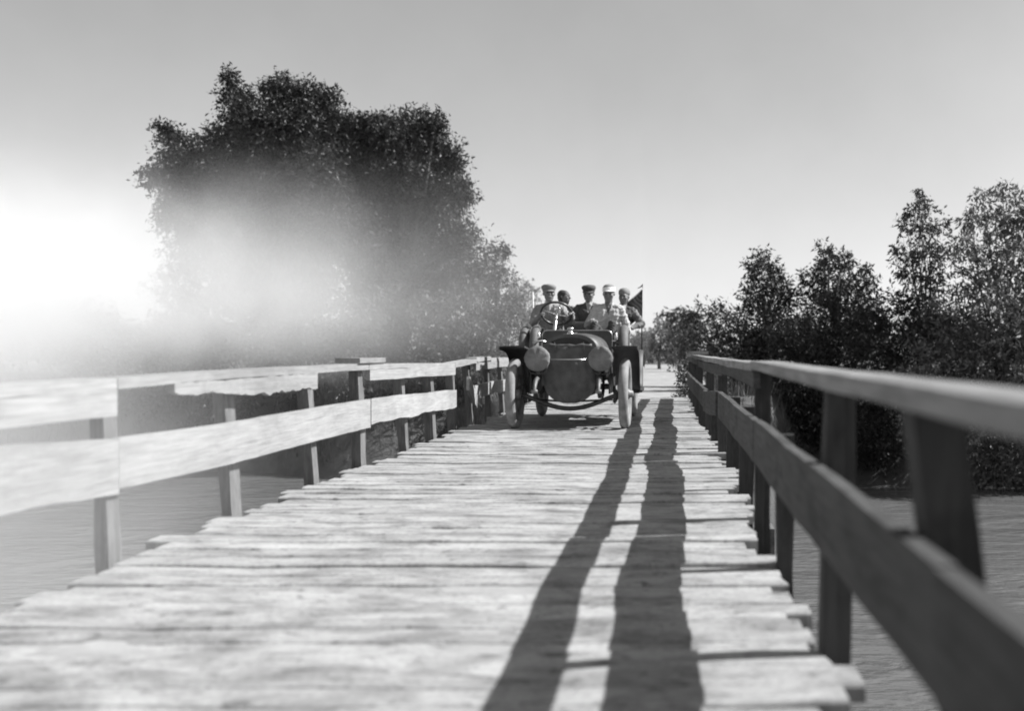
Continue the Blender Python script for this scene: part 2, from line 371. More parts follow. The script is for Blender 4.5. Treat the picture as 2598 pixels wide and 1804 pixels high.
RX = .485
right = empty('wooden_railing', (RX, 9, -.06), 'shaded board railing casting long shadow bands across the planks', 'railing', 'railings of the bridge')
rtop = [(-6, .98), (6, .985), (9.6, .985), (12, .97), (18.6, 1.0), (25, .97)]
rmid = [(-6, .665), (1.5, .665), (6.1, .655), (8, .655), (10.4, .66), (12.2, .60), (16, .58), (25, .60)]
rposts = [-4.2, -2.6, -1.0, .5, 2.28, 3.7, 5.3, 6.6, 8.0, 9.6, 11.1, 12.6, 14.1, 15.6, 17.2, 18.8, 20.4, 22, 23.6]
for i, py in enumerate(rposts):
    post(right, RX + .085 + (.11 if i == 4 else 0), py, -.5, (lerp_tab(rmid, py) - .02 if i in (6, 8, 9, 11, 13, 15) else lerp_tab(rtop, py) - .05), .10 + .015 * math.sin(i * 5), (.085 if i != 4 else .12) + .015 * math.sin(i * 3), (-.13 if i == 4 else .012 + .012 * math.sin(i * 1.7)), 140 + i, 'post_shaded')
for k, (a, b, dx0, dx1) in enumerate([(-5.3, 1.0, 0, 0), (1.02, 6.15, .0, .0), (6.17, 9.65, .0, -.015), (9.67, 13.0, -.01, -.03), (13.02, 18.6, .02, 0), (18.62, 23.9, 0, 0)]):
    board(right, 'top_rail', a, b, rtop, .05, RX - .015, .15, 1, 160 + k, .004, 10, dx0, dx1, kz=.012 if k % 2 else -.008, mat='cap_lit')
rtf = [(a, z - .058) for a, z in rtop]
for k, (a, b) in enumerate([(6.12, 9.7), (9.72, 15.6), (15.62, 23.8)]):
    board(right, 'upper_board', a, b, rtf, .08 + .015 * (k % 2), RX - .005, .04, 1, 170 + k, .007, 12, mat='rail_shaded')
for k, (a, b, dx0, dx1) in enumerate([(-5.3, 1.9, 0, 0), (1.92, 6.1, 0, .0), (6.12, 10.3, .0, 0), (10.32, 12.6, -.02, -.05), (12.62, 18.7, -.02, .0), (18.72, 23.8, 0, 0)]):
    board(right, 'middle_board', a, b, rmid, .242, RX - .01, .045, 1, 180 + k, .006, 12, dx0, dx1, kz=.02 if k == 4 else 0, mat='rail_shaded')
MB().box((RX - .02, 17.5, 1.03), (.3, .22, .05), Matrix.Rotation(R(8), 3, 'Z')).build('cap_block', M['rail'], right)

# ------------------------------------------------------------------ motor car (origin under the front axle, front faces -Y)
CX, CY = -1.36, 14.5
CZ = -.012
car = empty('motor_car', (CX, CY, 0), 'open touring car with covered headlamps driving over the bridge', 'car')
def L(x, y, z): return V((CX + x, CY + y, z + CZ))
def wheel(x, y, yaw=0):
    c = L(x, y, .485); rot = Matrix.Rotation(R(yaw), 3, 'Z'); ax = rot @ V((1, 0, 0)); s = 1 if x > 0 else -1
    w = MB(); w.lathe(c, ax * s, [(-.07, .05), (-.065, .07), (.055, .07), (.065, .052), (.10, .048), (.112, .03), (.115, .01)], 20)
    w.torus(c, ax, .375, .03, 40, 8, 1.3)
    wo = w.build('wheel', M['spoke'], car, c)
    t = MB(); t.torus(c, ax, .42, .067, 56, 14, .98); t.build('tyre', M['tyre'], wo, c)
    a = ax.orthogonal().normalized(); b = ax.cross(a)
    for k in range(12):
        d = a * math.cos(k * math.pi / 6) + b * math.sin(k * math.pi / 6)
        MB().tube([c + d * .06, c + d * .2, c + d * .36], [.024, .02, .018], 8).build('spoke', M['spoke'], wo)
for x, y in ((-.75, 0), (.75, 0), (-.75, 3.05), (.75, 3.05)): wheel(x, y, -1.5 if y == 0 else 0)
# frame, springs, axles
for s in (-1, 1):
    fr = MB(); fr.loft([[L(s * .42 - .025, y, z - .05), L(s * .42 + .025, y, z - .05), L(s * .42 + .025, y, z + .05), L(s * .42 - .025, y, z + .05)] for y, z in ((-.2, .70), (.3, .70), (2.3, .70), (3.0, .74), (3.9, .72))], smooth=False)
    fix_normals(fr.build('chassis_rail', M['iron'], car))
    MB().tube([L(s * .42, -.2, .70), L(s * .42, -.30, .70), L(s * .42, -.4, .67), L(s * .42, -.48, .615), L(s * .42, -.53, .56), L(s * .42, -.535, .52)], [.034, .034, .03, .027, .024, .02], 4).lathe(L(s * .42 - .04, -.53, .535), (1, 0, 0), [(0, .005), (.002, .026), (.078, .026), (.08, .005)], 14).build('dumb_iron', M['pale_iron'], car)
    sp = MB()
    for k in range(4):
        h = .52 - k * .07
        sp.loft([[L(s * .42 - .025, y * h, .47 - k * .013 + .07 * (y * h / .52) ** 2 - .007), L(s * .42 + .025, y * h, .47 - k * .013 + .07 * (y * h / .52) ** 2 - .007), L(s * .42 + .025, y * h, .47 - k * .013 + .07 * (y * h / .52) ** 2), L(s * .42 - .025, y * h, .47 - k * .013 + .07 * (y * h / .52) ** 2)] for y in (-1, -.6, -.2, .2, .6, 1)], smooth=False)
    fix_normals(sp.build('leaf_spring', M['iron'], car))
    MB().tube([L(s * .42, .5, .53), L(s * .42, .53, .6), L(s * .42, .5, .68)], .02, 8).build('spring_shackle', M['iron'], car)
    rs = MB(); rs.tube([L(s * .5, 2.45, .62), L(s * .5, 2.75, .5), L(s * .5, 3.05, .46), L(s * .5, 3.35, .5), L(s * .5, 3.7, .62)], .03, 8); rs.build('leaf_spring', M['iron'], car)
    MB().tube([L(s * .6, 0, .52), L(s * .62, -.02, .60), L(s * .62, .02, .42), L(s * .6, .0, .36)], [.03, .035, .035, .02], 8).build('steering_knuckle', M['iron'], car)
MB().tube([L(x, -.02, .47 - .185 * (1 - (x / .66) ** 2) ** 1.5) for x in [(-.66 + 1.32 * k / 24) for k in range(25)]], .033, 10).build('front_axle', M['iron'], car)
ra = MB(); ra.tube([L(-.68, 3.05, .485), L(.68, 3.05, .485)], .05, 12); ra.lathe(L(0, 3.05, .485), (1, 0, 0), [(-.2, .05), (-.12, .13), (0, .17), (.12, .13), (.2, .05)], 20); ra.build('rear_axle', M['iron'], car)
MB().tube([L(-.6, .18, .40), L(0, .2, .37), L(.6, .18, .40)], .014, 8).build('tie_rod', M['iron'], car)
pan = MB(); pan.lathe(L(0, .35, .62), (0, 1, 0), [(-.12, .05), (-.1, .2), (.0, .25), (.7, .25), (.9, .18), (1.6, .15), (1.7, .05)], 20); pan.build('engine_pan', M['iron'], car)
# radiator
def arch(w, zb, zs, zt, n=16):
    pts = [(w, zb)] + [(w * math.cos(a) if True else 0, zs + (zt - zs) * math.sin(a)) for a in [math.pi * k / n for k in range(n + 1)]] + [(-w, zb)]
    return pts
def prism(prof, y0, y1, name, mat, smooth=False):
    m = MB(); m.loft([[L(x, y0, z) for x, z in prof], [L(x, y1, z) for x, z in prof]], smooth=smooth); return fix_normals(m.build(name, M[mat], car))
def super_arch(w, zb, zs, zt, n=18, e=.75):
    out = [(w, zb)]
    for k in range(n + 1):
        a = math.pi * k / n; c, s_ = math.cos(a), math.sin(a)
        out.append((w * math.copysign(abs(c) ** e, c), zs + (zt - zs) * abs(s_) ** e))
    return out + [(-w, zb)]
prism(super_arch(.335, .66, .98, 1.25), -.02, .10, 'radiator_core', 'core')
oa, ia = super_arch(.385, .60, .97, 1.30), super_arch(.335, .66, .98, 1.25)
sh = MB(); n = len(oa); 
vs = [L(x, -.05, z) for x, z in oa] + [L(x, -.05, z) for x, z in ia] + [L(x, .12, z) for x, z in oa] + [L(x, .12, z) for x, z in ia]
fs = []
for k in range(n):
    k2 = (k + 1) % n
    fs += [(k, k2, n + k2, n + k), (2 * n + k, 3 * n + k, 3 * n + k2, 2 * n + k2), (k, 2 * n + k, 2 * n + k2, k2), (n + k, n + k2, 3 * n + k2, 3 * n + k)]
sh.add(vs, fs); fix_normals(sh.build('radiator_shell', M['paint'], car))
MB().lathe(L(0, .035, 1.29), (0, 0, 1), [(0, .05), (.03, .045), (.035, .03), (.07, .03), (.072, .045), (.095, .045), (.105, .02)], 20).build('filler_cap', M['brass'], car)
# leather curtain laced over the radiator, rounded below
cv = MB(); rows = []
NR, NC = 40, 33
for j in range(NR):
    u = j / (NR - 1); z = 1.14 - u * .78
    hw = .345 if z > .62 else .345 * math.sqrt(max(0.02, 1 - ((.62 - z) / .268) ** 2))
    row = []
    for i in range(NC):
        t = i / (NC - 1) * 2 - 1
        bulge = .05 * (1 - t * t) * math.sin(math.pi * min(1, u * 1.1)) + .006 * math.sin(t * 9 + u * 4) + .005 * math.sin(u * 23 + t * 3) + .004 * math.sin(t * 21 - u * 9 + math.sin(u * 12)) + .003 * math.sin(t * 5 + u * 41)
        row.append(L(t * hw, -.085 - bulge + (.05 if z < .62 else 0) * (.62 - z), z))
    rows.append(row)
back = [[p + V((0, .012, 0)) for p in r] for r in rows]
cv.add([p for r in rows for p in r] + [p for r in back for p in r],
       [(j * NC + i, j * NC + i + 1, (j + 1) * NC + i + 1, (j + 1) * NC + i) for j in range(NR - 1) for i in range(NC - 1)] +
       [(NR * NC + j * NC + i, NR * NC + (j + 1) * NC + i, NR * NC + (j + 1) * NC + i + 1, NR * NC + j * NC + i + 1) for j in range(NR - 1) for i in range(NC - 1)], True)
cv.build('radiator_curtain', M['cover'], car)
MB().tube([L(-.30 + .6 * k / 14, -.105 - .006 * math.sin(k * 2.1), 1.15 + .006 * math.sin(k * 1.3) - .008 * math.sin(math.pi * k / 14)) for k in range(15)], [.02 + .005 * math.sin(k * 1.9) for k in range(15)], 10).build('rolled_flap', M['cover'], car)
for sx in (-.2, .19):
    MB().tube([L(sx, -.135, 1.19), L(sx + .01, -.142, 1.13), L(sx, -.13, 1.04)], .012, 6, flat=.4).build('strap', M['leather'], car)
# hood
hd = MB(); rings = []
for y, w, zs, zt in ((.121, .385, .97, 1.30), (.5, .42, .98, 1.315), (1.08, .48, .99, 1.33)):
    rings.append([L(x, y, z) for x, z in super_arch(w, .68, zs, zt)])
hd.loft(rings); hood = fix_normals(hd.build('hood', M['paint'], car))
MB().tube([L(0, .14, 1.302), L(0, .6, 1.32), L(0, 1.07, 1.333)], .008, 6).build('hinge', M['brass'], hood)
for s in (-1, 1):
    MB().tube([L(s * .40, .18, .9), L(s * .45, .6, .9), L(s * .485, 1.05, .9)], .01, 6).build('latch_strip', M['brass'], hood)
dp = [(.5, .72), (.51, 1.28)] + [(.43 + .08 * math.cos(a), 1.29 + .08 * math.sin(a)) for a in [R(15 * k) for k in range(1, 7)]]
dp = dp + [(-x, z) for x, z in dp[::-1]]
prism(dp, 1.09, 1.13, 'dashboard', 'paint')
MB().tube([L(x * 1.0, 1.11, z) for x, z in dp], .011, 6).build('dashboard_trim', M['brass'], car)
# headlamps
for s in (-1, 1):
    c = L(s * .425 + .01, -.28, .965)
    h = MB(); h.lathe(c, (0, 1, 0), [(-.02, .155), (.02, .16), (.06, .155), (.14, .11), (.2, .07), (.22, .06), (.26, .06), (.27, .02)], 28); ho = h.build('headlamp', M['brass'], car, c)
    k = MB(); rr = []
    for off, rad in ((.085, .150), (.06, .166), (.02, .170), (-.015, .170), (-.032, .162), (-.042, .13), (-.048, .09), (-.052, .05), (-.053, .008)):
        rr.append([c + V(((rad + (.003 * math.sin(a * 7 + s) + .002 * math.sin(a * 19)) * (rad > .12)) * math.cos(a), off + .008 * math.sin(a * 2 + s) * rad / .17 + .004 * math.sin(a * 9) * (.05 < rad < .165) - (.03 * max(0, math.cos(a)) ** .5 * rad / .17 if s > 0 and rad < .165 else 0), (rad + .003 * math.sin(a * 5) * (rad > .12)) * math.sin(a))) for a in [2 * math.pi * q / 72 for q in range(72)]])
    k.loft(rr); fix_normals(k.build('lamp_cover', M['canvas'], ho))
    MB().tube([c + V((0, .12, -.1)), L(s * .42, -.18, .82), L(s * .42, -.22, .74)], [.022, .02, .022], 8).tube([c + V((-.13, .06, -.09)), c + V((-.1, .08, -.19)), c + V((.0, .08, -.215)), c + V((.1, .08, -.19)), c + V((.13, .06, -.09))], .012, 6).build('lamp_bracket', M['iron'], ho)
MB().tube([L(-.26, -.2, .955), L(.26, -.2, .955)], .008, 6).build('lamp_tie_rod', M['brass'], car)
# fenders
def fender(s, path, name='fender', w0=.58, w1=.92):
    rings = []; xm = (w0 + w1) / 2; hw = (w1 - w0) / 2
    cs = [(-hw, -.03), (-hw, -.001), (-hw * .5, .004), (0, .006), (hw * .5, .004), (hw, -.003), (hw + .008, -.045), (hw + .001, -.045), (hw - .006, -.012), (0, -.004), (-hw + .008, -.010), (-hw + .008, -.03)]
    for i, (y, z) in enumerate(path):
        a = path[max(0, i - 1)]; b = path[min(len(path) - 1, i + 1)]; t = V((0, b[0] - a[0], b[1] - a[1])).normalized(); nn = V((0, -t.z, t.y))
        rings.append([L(s * (xm + cx), y, z) + nn * cz for cx, cz in cs])
    m = MB(); m.loft(rings); return fix_normals(m.build(name, M['paint2'], car))
for s in (-1, 1):
    fender(s, [(-.30, 1.135), (-.15, 1.125), (.05, 1.115), (.35, 1.085), (.58, 1.0), (.75, .84), (.88, .66), (1.05, .53), (1.2, .50)])
    fender(s, [(2.35, .50), (2.45, .56), (2.52, .75), (2.65, .97), (2.85, 1.07), (3.1, 1.09), (3.35, 1.05), (3.55, .95), (3.68, .82)])
    rb = MB(); rb.box(L(s * .75, 1.78, .475), (.40, 1.2, .035)); rb.build('running_board', M['paint2'], car)
    MB().tube([L(s * .42, 1.5, .66), L(s * .5, 1.5, .46), L(s * .9, 1.5, .45)], .016, 8).tube([L(s * .42, 2.1, .66), L(s * .5, 2.1, .46), L(s * .9, 2.1, .45)], .016, 8).build('board_bracket', M['iron'], car)
    MB().box(L(s * .535, 1.1, .62), (.02, 2.3, .27)).build('splash_apron', M['paint2'], car)
    MB().box(L(s * .585, .32, .885), (.014, .5, .34)).build('fender_valance', M['paint2'], car)
# body
MB().box(L(0, 2.45, .79), (1.02, 2.62, .06)).build('floor_board', M['paint'], car)
def rounded(w, y0, y1, z0, z1, name, mat, r=.05):
    m = MB(); rings = []
    for z, ins in ((z0, .0), (z0 + .02, -.004), (z1 - r, -.006), (z1 - r * .3, r * .35), (z1, r)):
        pts = []
        for sx, sy, a0 in ((1, -1, -90), (1, 1, 0), (-1, 1, 90), (-1, -1, 180)):
            for k in range(4):
                a = R(a0 + 30 * k); cr = .06
                pts.append(L(sx * (w - ins - cr) + cr * math.cos(a), (y0 + ins + cr if sy < 0 else y1 - ins - cr) + cr * math.sin(a), z))
        rings.append(pts)
    m.loft(rings); return fix_normals(m.build(name, M[mat], car))
rounded(.56, 1.95, 2.5, .82, 1.10, 'seat_box', 'paint', .02)
rounded(.58, 1.93, 2.46, 1.10, 1.21, 'seat_cushion', 'leather')
rounded(.60, 2.47, 2.62, 1.10, 1.56, 'backrest', 'leather', .06)
# rear tub (open top)
tub = MB(); tp = []
for pts_w, y0, y1 in ((.66, 2.64, 3.92),):
    out = [(-.60, 2.64), (-.66, 2.8), (-.69, 3.2), (-.68, 3.6), (-.6, 3.84), (-.4, 3.92), (.4, 3.92), (.6, 3.84), (.68, 3.6), (.69, 3.2), (.66, 2.8), (.60, 2.64)]
    for z, sc in ((.78, .93), (1.0, .98), (1.3, 1.0), (1.46, 1.02)):
        tp.append([L(x * sc, 3.3 + (y - 3.3) * sc, z - (.14 if y < 2.9 and z > 1.4 else 0)) for x, y in out])
    for z, sc in ((1.46, .97), (1.2, .95), (.84, .90)):
        tp.append([L(x * sc, 3.3 + (y - 3.3) * sc, z - (.14 if y < 2.9 and z > 1.4 else 0)) for x, y in out])
tub.loft(tp, cap=False); fix_normals(tub.build('rear_body', M['paint'], car))
rounded(.585, 3.2, 3.7, .82, 1.25, 'rear_seat_cushion', 'leather')
rounded(.58, 3.70, 3.82, 1.15, 1.62, 'rear_backrest', 'leather', .05)
# steering
wc = L(-.375, 1.75, 1.645); nrm = V((0, math.cos(R(46)), math.sin(R(46))))
sw = MB(); sw.torus(wc, nrm, .235, .019, 48, 10); so = sw.build('steering_wheel', M['steer'], car, wc)
a_ = V((1, 0, 0)); b_ = nrm.cross(a_)
for k in range(4):
    d = a_ * math.cos(R(20 + 90 * k)) + b_ * math.sin(R(20 + 90 * k)); MB().tube([wc - nrm * .03, wc + d * .12 - nrm * .015, wc + d * .23], [.014, .011, .01], 8).build('spoke', M['brass'], so)
MB().torus(wc + nrm * .05, nrm, .085, .006, 28, 6).build('throttle_quadrant', M['brass'], so)
MB().tube([wc + nrm * .06, wc - nrm * .1, wc - nrm * .93], [.028, .026, .026], 12).build('steering_column', M['brass'], car)
hb = L(-.47, .98, 1.2)
MB().tube([L(-.60, .8, 1.17), L(-.55, .82, 1.21), L(-.48, .85, 1.215), L(-.42, .88, 1.20), L(-.405, .9, 1.14)], [.03, .018, .015, .014, .014], 10).build('horn_tube', M['brass'], car)
MB().tube([L(-.66, 2.0, .8), L(-.655, 1.9, 1.1), L(-.65, 1.84, 1.36)], [.016, .014, .012], 8).lathe(L(-.65, 1.84, 1.36), (0, 0, 1), [(-.02, .01), (0, .024), (.04, .02), (.06, .006)], 12).build('brake_lever', M['brass'], car)
for s in (-1, 1):
    MB().box(L(s * .53, 1.1, 1.22), (.06, .02, .015)).lathe(L(s * .565, 1.1, 1.225), (0, 0, 1), [(0, .015), (.02, .03), (.07, .03), (.085, .016), (.11, .02), (.115, .005)], 12).build('lamp_hook', M['brass'], car)
# licence strap across the radiator, muffler etc. stay hidden below
# spare tyres on the running boards
def spare(x, y, zt, r, label, tilt):
    Rm = .42; c = L(x, y, .4925 + r + Rm); ax = Matrix.Rotation(R(tilt), 3, 'Z') @ V((1, 0, 0))
    m = MB(); m.torus(c, ax, Rm, r, 56, 14, 1.05); t = m.build('spare_tyre', M['spare'], None, c)
    tag(t, label, 'tyre')
    for k in (.35, 2.2, 4.1):
        a = ax.orthogonal().normalized(); b = ax.cross(a); d = a * math.cos(k) + b * math.sin(k); tt = ax.cross(d)
        MB().torus(c + d * Rm, tt, r + .006, .008, 20, 6, 2.2).build('strap', M['leather'], t, c + d * Rm)
spare(-.665, 1.72, 1.5, .07, "spare tyre standing on the running board against the driver's seat", 0)
spare(-.85, 1.80, 1.45, .06, 'outer spare tyre standing on the running board, strapped beside another tyre', 1)
spare(.665, 1.72, 1.5, .07, 'spare tyre standing on the running board beside the man in a white visor', 0)
# flag and staff
fl = empty('flag', L(.885, 3.42, 1.045), 'dark drooping flag with pale edge on a staff at the rear of the car', 'flag')
f0 = L(.885, 3.42, 1.03)
MB().tube([f0, f0 + V((0, 0, .6)), f0 + V((.012, 0, 1.17))], [.012, .01, .007], 8).build('pole', M['leather'], fl)
fm = MB(); NI, NJ = 12, 12
top = f0 + V((.010, 0, 1.09))
grid = []
for j in range(NJ + 1):
    for i in range(NI + 1):
        u = i / NI; w = j / NJ
        # drooping: fly edge falls steeply away from the staff
        p = top + V((-.30 * u * (1 - .15 * w), .05 * math.sin(u * 9 + w * 2) * u + .02 * math.sin(w * 8), -.27 * u ** .85 - w * .42 * (1 - .1 * u)))
        grid.append(p)
fq = [(j * (NI + 1) + i, j * (NI + 1) + i + 1, (j + 1) * (NI + 1) + i + 1, (j + 1) * (NI + 1) + i) for j in range(NJ) for i in range(NI)]
fm.add(grid + [p + V((0, .003, 0)) for p in grid], fq + [tuple(q + len(grid) for q in f[::-1]) for f in fq], True); fm.build('flag_cloth', M['flag'], fl)
eg = MB(); eg.tube([grid[i] + V((0, -.003, .004)) for i in range(NI + 1)], .012, 6, flat=.6); eg.build('hem', M['white_cloth'], fl)
MB().tube([f0 + V((-.07, -.01, 1.10)), f0 + V((-.03, -.01, 1.115)), f0 + V((0.0, -.005, 1.14)), f0 + V((.016, -.006, 1.17))], [.006, .01, .012, .008], 6).build('tie_cord', M['leather'], fl)
st = MB(); s0 = L(-.93, 3.3, 1.06); st.tube([s0, s0 + V((0, 0, .5)), s0 + V((-.005, 0, 1.0))], [.02, .018, .012], 10); tag(st.build('staff', M['pale'], None, s0), 'bare pale upright staff at the rear of the car beside the driver', 'pole')

# ------------------------------------------------------------------ people
def capsule(mb, a, b, ra, rb, n=10):
    a, b = V(a), V(b); t = (b - a); ln = t.length; t = t.normalized() if ln > 1e-6 else V((0, 0, 1))
    p = []; r = []
    for k in range(5): w = math.pi / 2 * (1 - k / 4); p.append(a - t * ra * math.sin(w)); r.append(max(ra * math.cos(w), .0008))
    for k in range(5): w = math.pi / 2 * k / 4; p.append(b + t * rb * math.sin(w)); r.append(max(rb * math.cos(w), .0008))
    mb.tube(p, r, n)
CLOTH = ('dark_cloth', 'mid_cloth', 'pale_cloth', 'light_cloth', 'trouser')
def person(label, hip, head_yaw=0, head_tilt=0, lean=(0, 0), coat='dark_cloth', legs='trouser', arms=None, knees=None, feet=None, hat=None, sleeves=None, collar='dark_cloth', turn=0, scale=1.0, front='shirt'):
    """seated figure facing -Y; hip is the middle of the pelvis; arms: ((elbow, wrist, hand_dir),(…)) relative to hip, right side of the picture = +x"""
    caps = []   # (a, b, ra, rb, material)
    RT = Matrix.Rotation(R(turn), 3, 'Z')
    def T(p): return V(hip) + (RT @ V(p)) * scale
    lx, ly = lean
    def add(a, b, ra, rb, m): caps.append((T(a), T(b), ra * scale, rb * scale, m))
    ch = V((lx, ly, .31)); nk = V((lx * 1.25, ly * 1.25, .50)); hdc = nk + V((lx * .15, ly * .2 - .035, .135))
    for s in (-1, 1):
        add((s * .075, 0, .0), (s * .075 + lx * .5, ly * .5, .18), .125, .12, coat)
        add((s * .075 + lx * .5, ly * .5, .18), ch + V((s * .085, 0, .02)), .12, .122, coat)
        add(ch + V((s * .08, 0, .02)), ch + V((s * .15, .01, .08)), .118, .088, coat)
        add(nk + V((s * .02, .01, -.045)), ch + V((s * .165, .01, .085)), .055, .072, coat); add(nk + V((s * .05, .01, -.08)), ch + V((s * .12, .0, .09)), .07, .085, coat)
    add(nk + V((0, 0, -.1)), nk + V((0, -.005, -.01)), .085, .07, collar)
    add(nk, hdc + V((0, .005, -.05)), .058, .06, 'skin')
    HR = RT @ Matrix.Rotation(R(head_yaw), 3, 'Z') @ Matrix.Rotation(R(head_tilt), 3, 'X')
    hc = T(hdc)
    HS = 1.1 * scale
    def H(p): return hc + HR @ (V(p) * HS)
    def hadd(a, b, ra, rb, m): caps.append((H(a), H(b), ra * HS, rb * HS, m))
    hadd((0, -.012, .03), (0, .022, .035), .080, .084, 'hair' if hat is None else 'skin')
    hadd((-.012, -.03, .01), (-.01, -.035, -.035), .066, .058, 'skin'); hadd((.012, -.03, .01), (.01, -.035, -.035), .066, .058, 'skin')
    hadd((-.016, -.045, -.06), (-.01, -.055, -.088), .048, .034, 'skin'); hadd((.016, -.045, -.06), (.01, -.055, -.088), .048, .034, 'skin')
    hadd((0, .04, -.01), (0, .035, -.04), .066, .06, 'hair')
    hadd((0, -.098, .012), (0, -.112, -.02), .010, .014, 'skin')
    hadd((-.03, -.088, .03), (.03, -.088, .03), .016, .016, 'brow')
    for s in (-1, 1):
        hadd((s * .030, -.0915, .009), (s * .036, -.0905, .009), .0085, .0085, 'eye'); hadd((s * .045, -.075, -.018), (s * .05, -.06, -.03), .022, .02, 'skin')
        hadd((s * .080, .005, .008), (s * .080, .006, -.018), .013, .010, 'skin')
    hadd((-.018, -.093, -.054), (.018, -.093, -.054), .008, .008, 'lip')
    sh = [ch + V((s * .19, .01, .075)) for s in (-1, 1)]
    for k, s in enumerate((-1, 1)):
        el, wr, hd = arms[k]; el, wr, hd = V(el), V(wr), V(hd).normalized(); sm = sleeves or coat
        add(sh[k], el, .078, .06, sm); add(el, wr - (wr - el).normalized() * .02, .06, .043, sm); add(wr - (wr - el).normalized() * .03, wr, .03, .028, 'skin')
        side = hd.cross(V((0, 0, 1)));
        if side.length < .1: side = V((1, 0, 0))
        side.normalize(); up = side.cross(hd)
        for q in (-1, 0, 1): add(wr + side * .018 * q, wr + hd * .075 + side * .026 * q, .018, .014, 'skin')
        for q, ln in zip((-1.5, -.5, .5, 1.5), (.062, .075, .08, .068)):
            b0 = wr + hd * .08 + side * .02 * q; m1 = b0 + hd * ln * .5 - up * .012; e1 = m1 + hd * ln * .3 - up * ln * .45
            add(b0, m1, .0095, .009, 'skin'); add(m1, e1, .009, .0075, 'skin')
        t0 = wr + hd * .025 - side * .03 * s; t1 = t0 + hd * .035 - side * .028 * s - up * .01; add(t0, t1, .012, .011, 'skin'); add(t1, t1 + hd * .03 - up * .012, .0105, .0085, 'skin')
    for k, s in enumerate((-1, 1)):
        kn = V(knees[k]); ft = V(feet[k])
        add((s * .09, -.02, -.02), kn, .092, .068, legs); add(kn, ft + V((0, .0, .08)), .064, .045, legs)
        add(ft + V((0, .02, .05)), ft + V((0, -.16, .035)), .045, .035, 'boot')
    mb = MB()
    for a, b, ra, rb, m in caps: capsule(mb, a, b, ra, rb)
    me = bpy.data.meshes.new('tmp'); me.from_pydata(mb.v, [], mb.f); me.update()
    ob = bpy.data.objects.new('tmp', me); C.objects.link(ob)
    md = ob.modifiers.new('r', 'REMESH'); md.mode = 'VOXEL'; md.voxel_size = .0095; md.use_smooth_shade = True
    sm = ob.modifiers.new('s', 'SMOOTH'); sm.factor = .5; sm.iterations = 2
    dg = bpy.context.evaluated_depsgraph_get(); fin = bpy.data.meshes.new_from_object(ob.evaluated_get(dg)); bpy.data.objects.remove(ob)
    fin.name = 'person'
    mats = sorted({c[4] for c in caps}); fin.materials.clear()
    for m in mats: fin.materials.append(M[m])
    nf = len(fin.polygons); ctr = np.zeros(nf * 3); fin.polygons.foreach_get('center', ctr); ctr = ctr.reshape(-1, 3)
    best = np.full(nf, 1e9); idx = np.zeros(nf, int)
    for a, b, ra, rb, m in caps:
        A = np.array(a); B = np.array(b) - A; t = np.clip(((ctr - A) @ B) / max(B @ B, 1e-9), 0, 1)
        dd = np.linalg.norm(ctr - A - t[:, None] * B, axis=1) - (ra + (rb - ra) * t)
        if m in ('hair', 'lip'): dd -= .002
        u = dd < best; best[u] = dd[u]; idx[u] = mats.index(m)
    fin.polygons.foreach_set('material_index', idx.astype(np.int32)); fin.polygons.foreach_set('use_smooth', np.ones(nf, bool))
    # creases in the clothes and an open shirt front
    cl = np.array([m in CLOTH for m in mats])[idx]; nkw = np.array(T(nk)); rel_ = (ctr - nkw) / scale
    nrmf = np.zeros(nf * 3); fin.polygons.foreach_get('normal', nrmf); nrmf = nrmf.reshape(-1, 3)
    dz = -rel_[:, 2]; vfront = cl & (nrmf[:, 1] < -.25) & (dz > -.03) & (dz < .2) & (np.abs(rel_[:, 0]) < .062 * (1 - dz / .2)) & (rel_[:, 1] < 0)
    fin.materials.append(M[front]); idx[vfront] = len(mats); fin.polygons.foreach_set('material_index', idx.astype(np.int32))
    nv_ = len(fin.vertices); co_ = np.zeros(nv_ * 3); fin.vertices.foreach_get('co', co_); co_ = co_.reshape(-1, 3); no_ = np.zeros(nv_ * 3); fin.vertices.foreach_get('normal', no_); no_ = no_.reshape(-1, 3)
    vc = np.zeros(nv_, bool)
    lt = np.zeros(len(fin.loops), np.int32); fin.loops.foreach_get('vertex_index', lt); ltot = np.zeros(nf, np.int32); fin.polygons.foreach_get('loop_total', ltot); vc[lt[np.repeat(cl, ltot)]] = True
    rq = np.random.default_rng(int(abs(hip[0]) * 1000)); q_ = co_ + .03 * np.sin(co_[:, [1, 2, 0]] * 17 + 1); dsp = 0
    for k in range(9):
        w_ = rq.normal(size=3); w_ *= (24 + 10 * k) / np.linalg.norm(w_); dsp = dsp + (1 - np.abs(np.sin(q_ @ w_ + k))) ** 2 * (.010 / (1 + .35 * k))
    co_[vc] += no_[vc] * (dsp[vc, None] - .012); fin.vertices.foreach_set('co', co_.ravel()); fin.update()
    base = V(hip) + V((0, 0, -.12 * scale)); fin.transform(Matrix.Translation(-base))
    po = bpy.data.objects.new('person', fin); C.objects.link(po); po.location = base; tag(po, label, 'person')
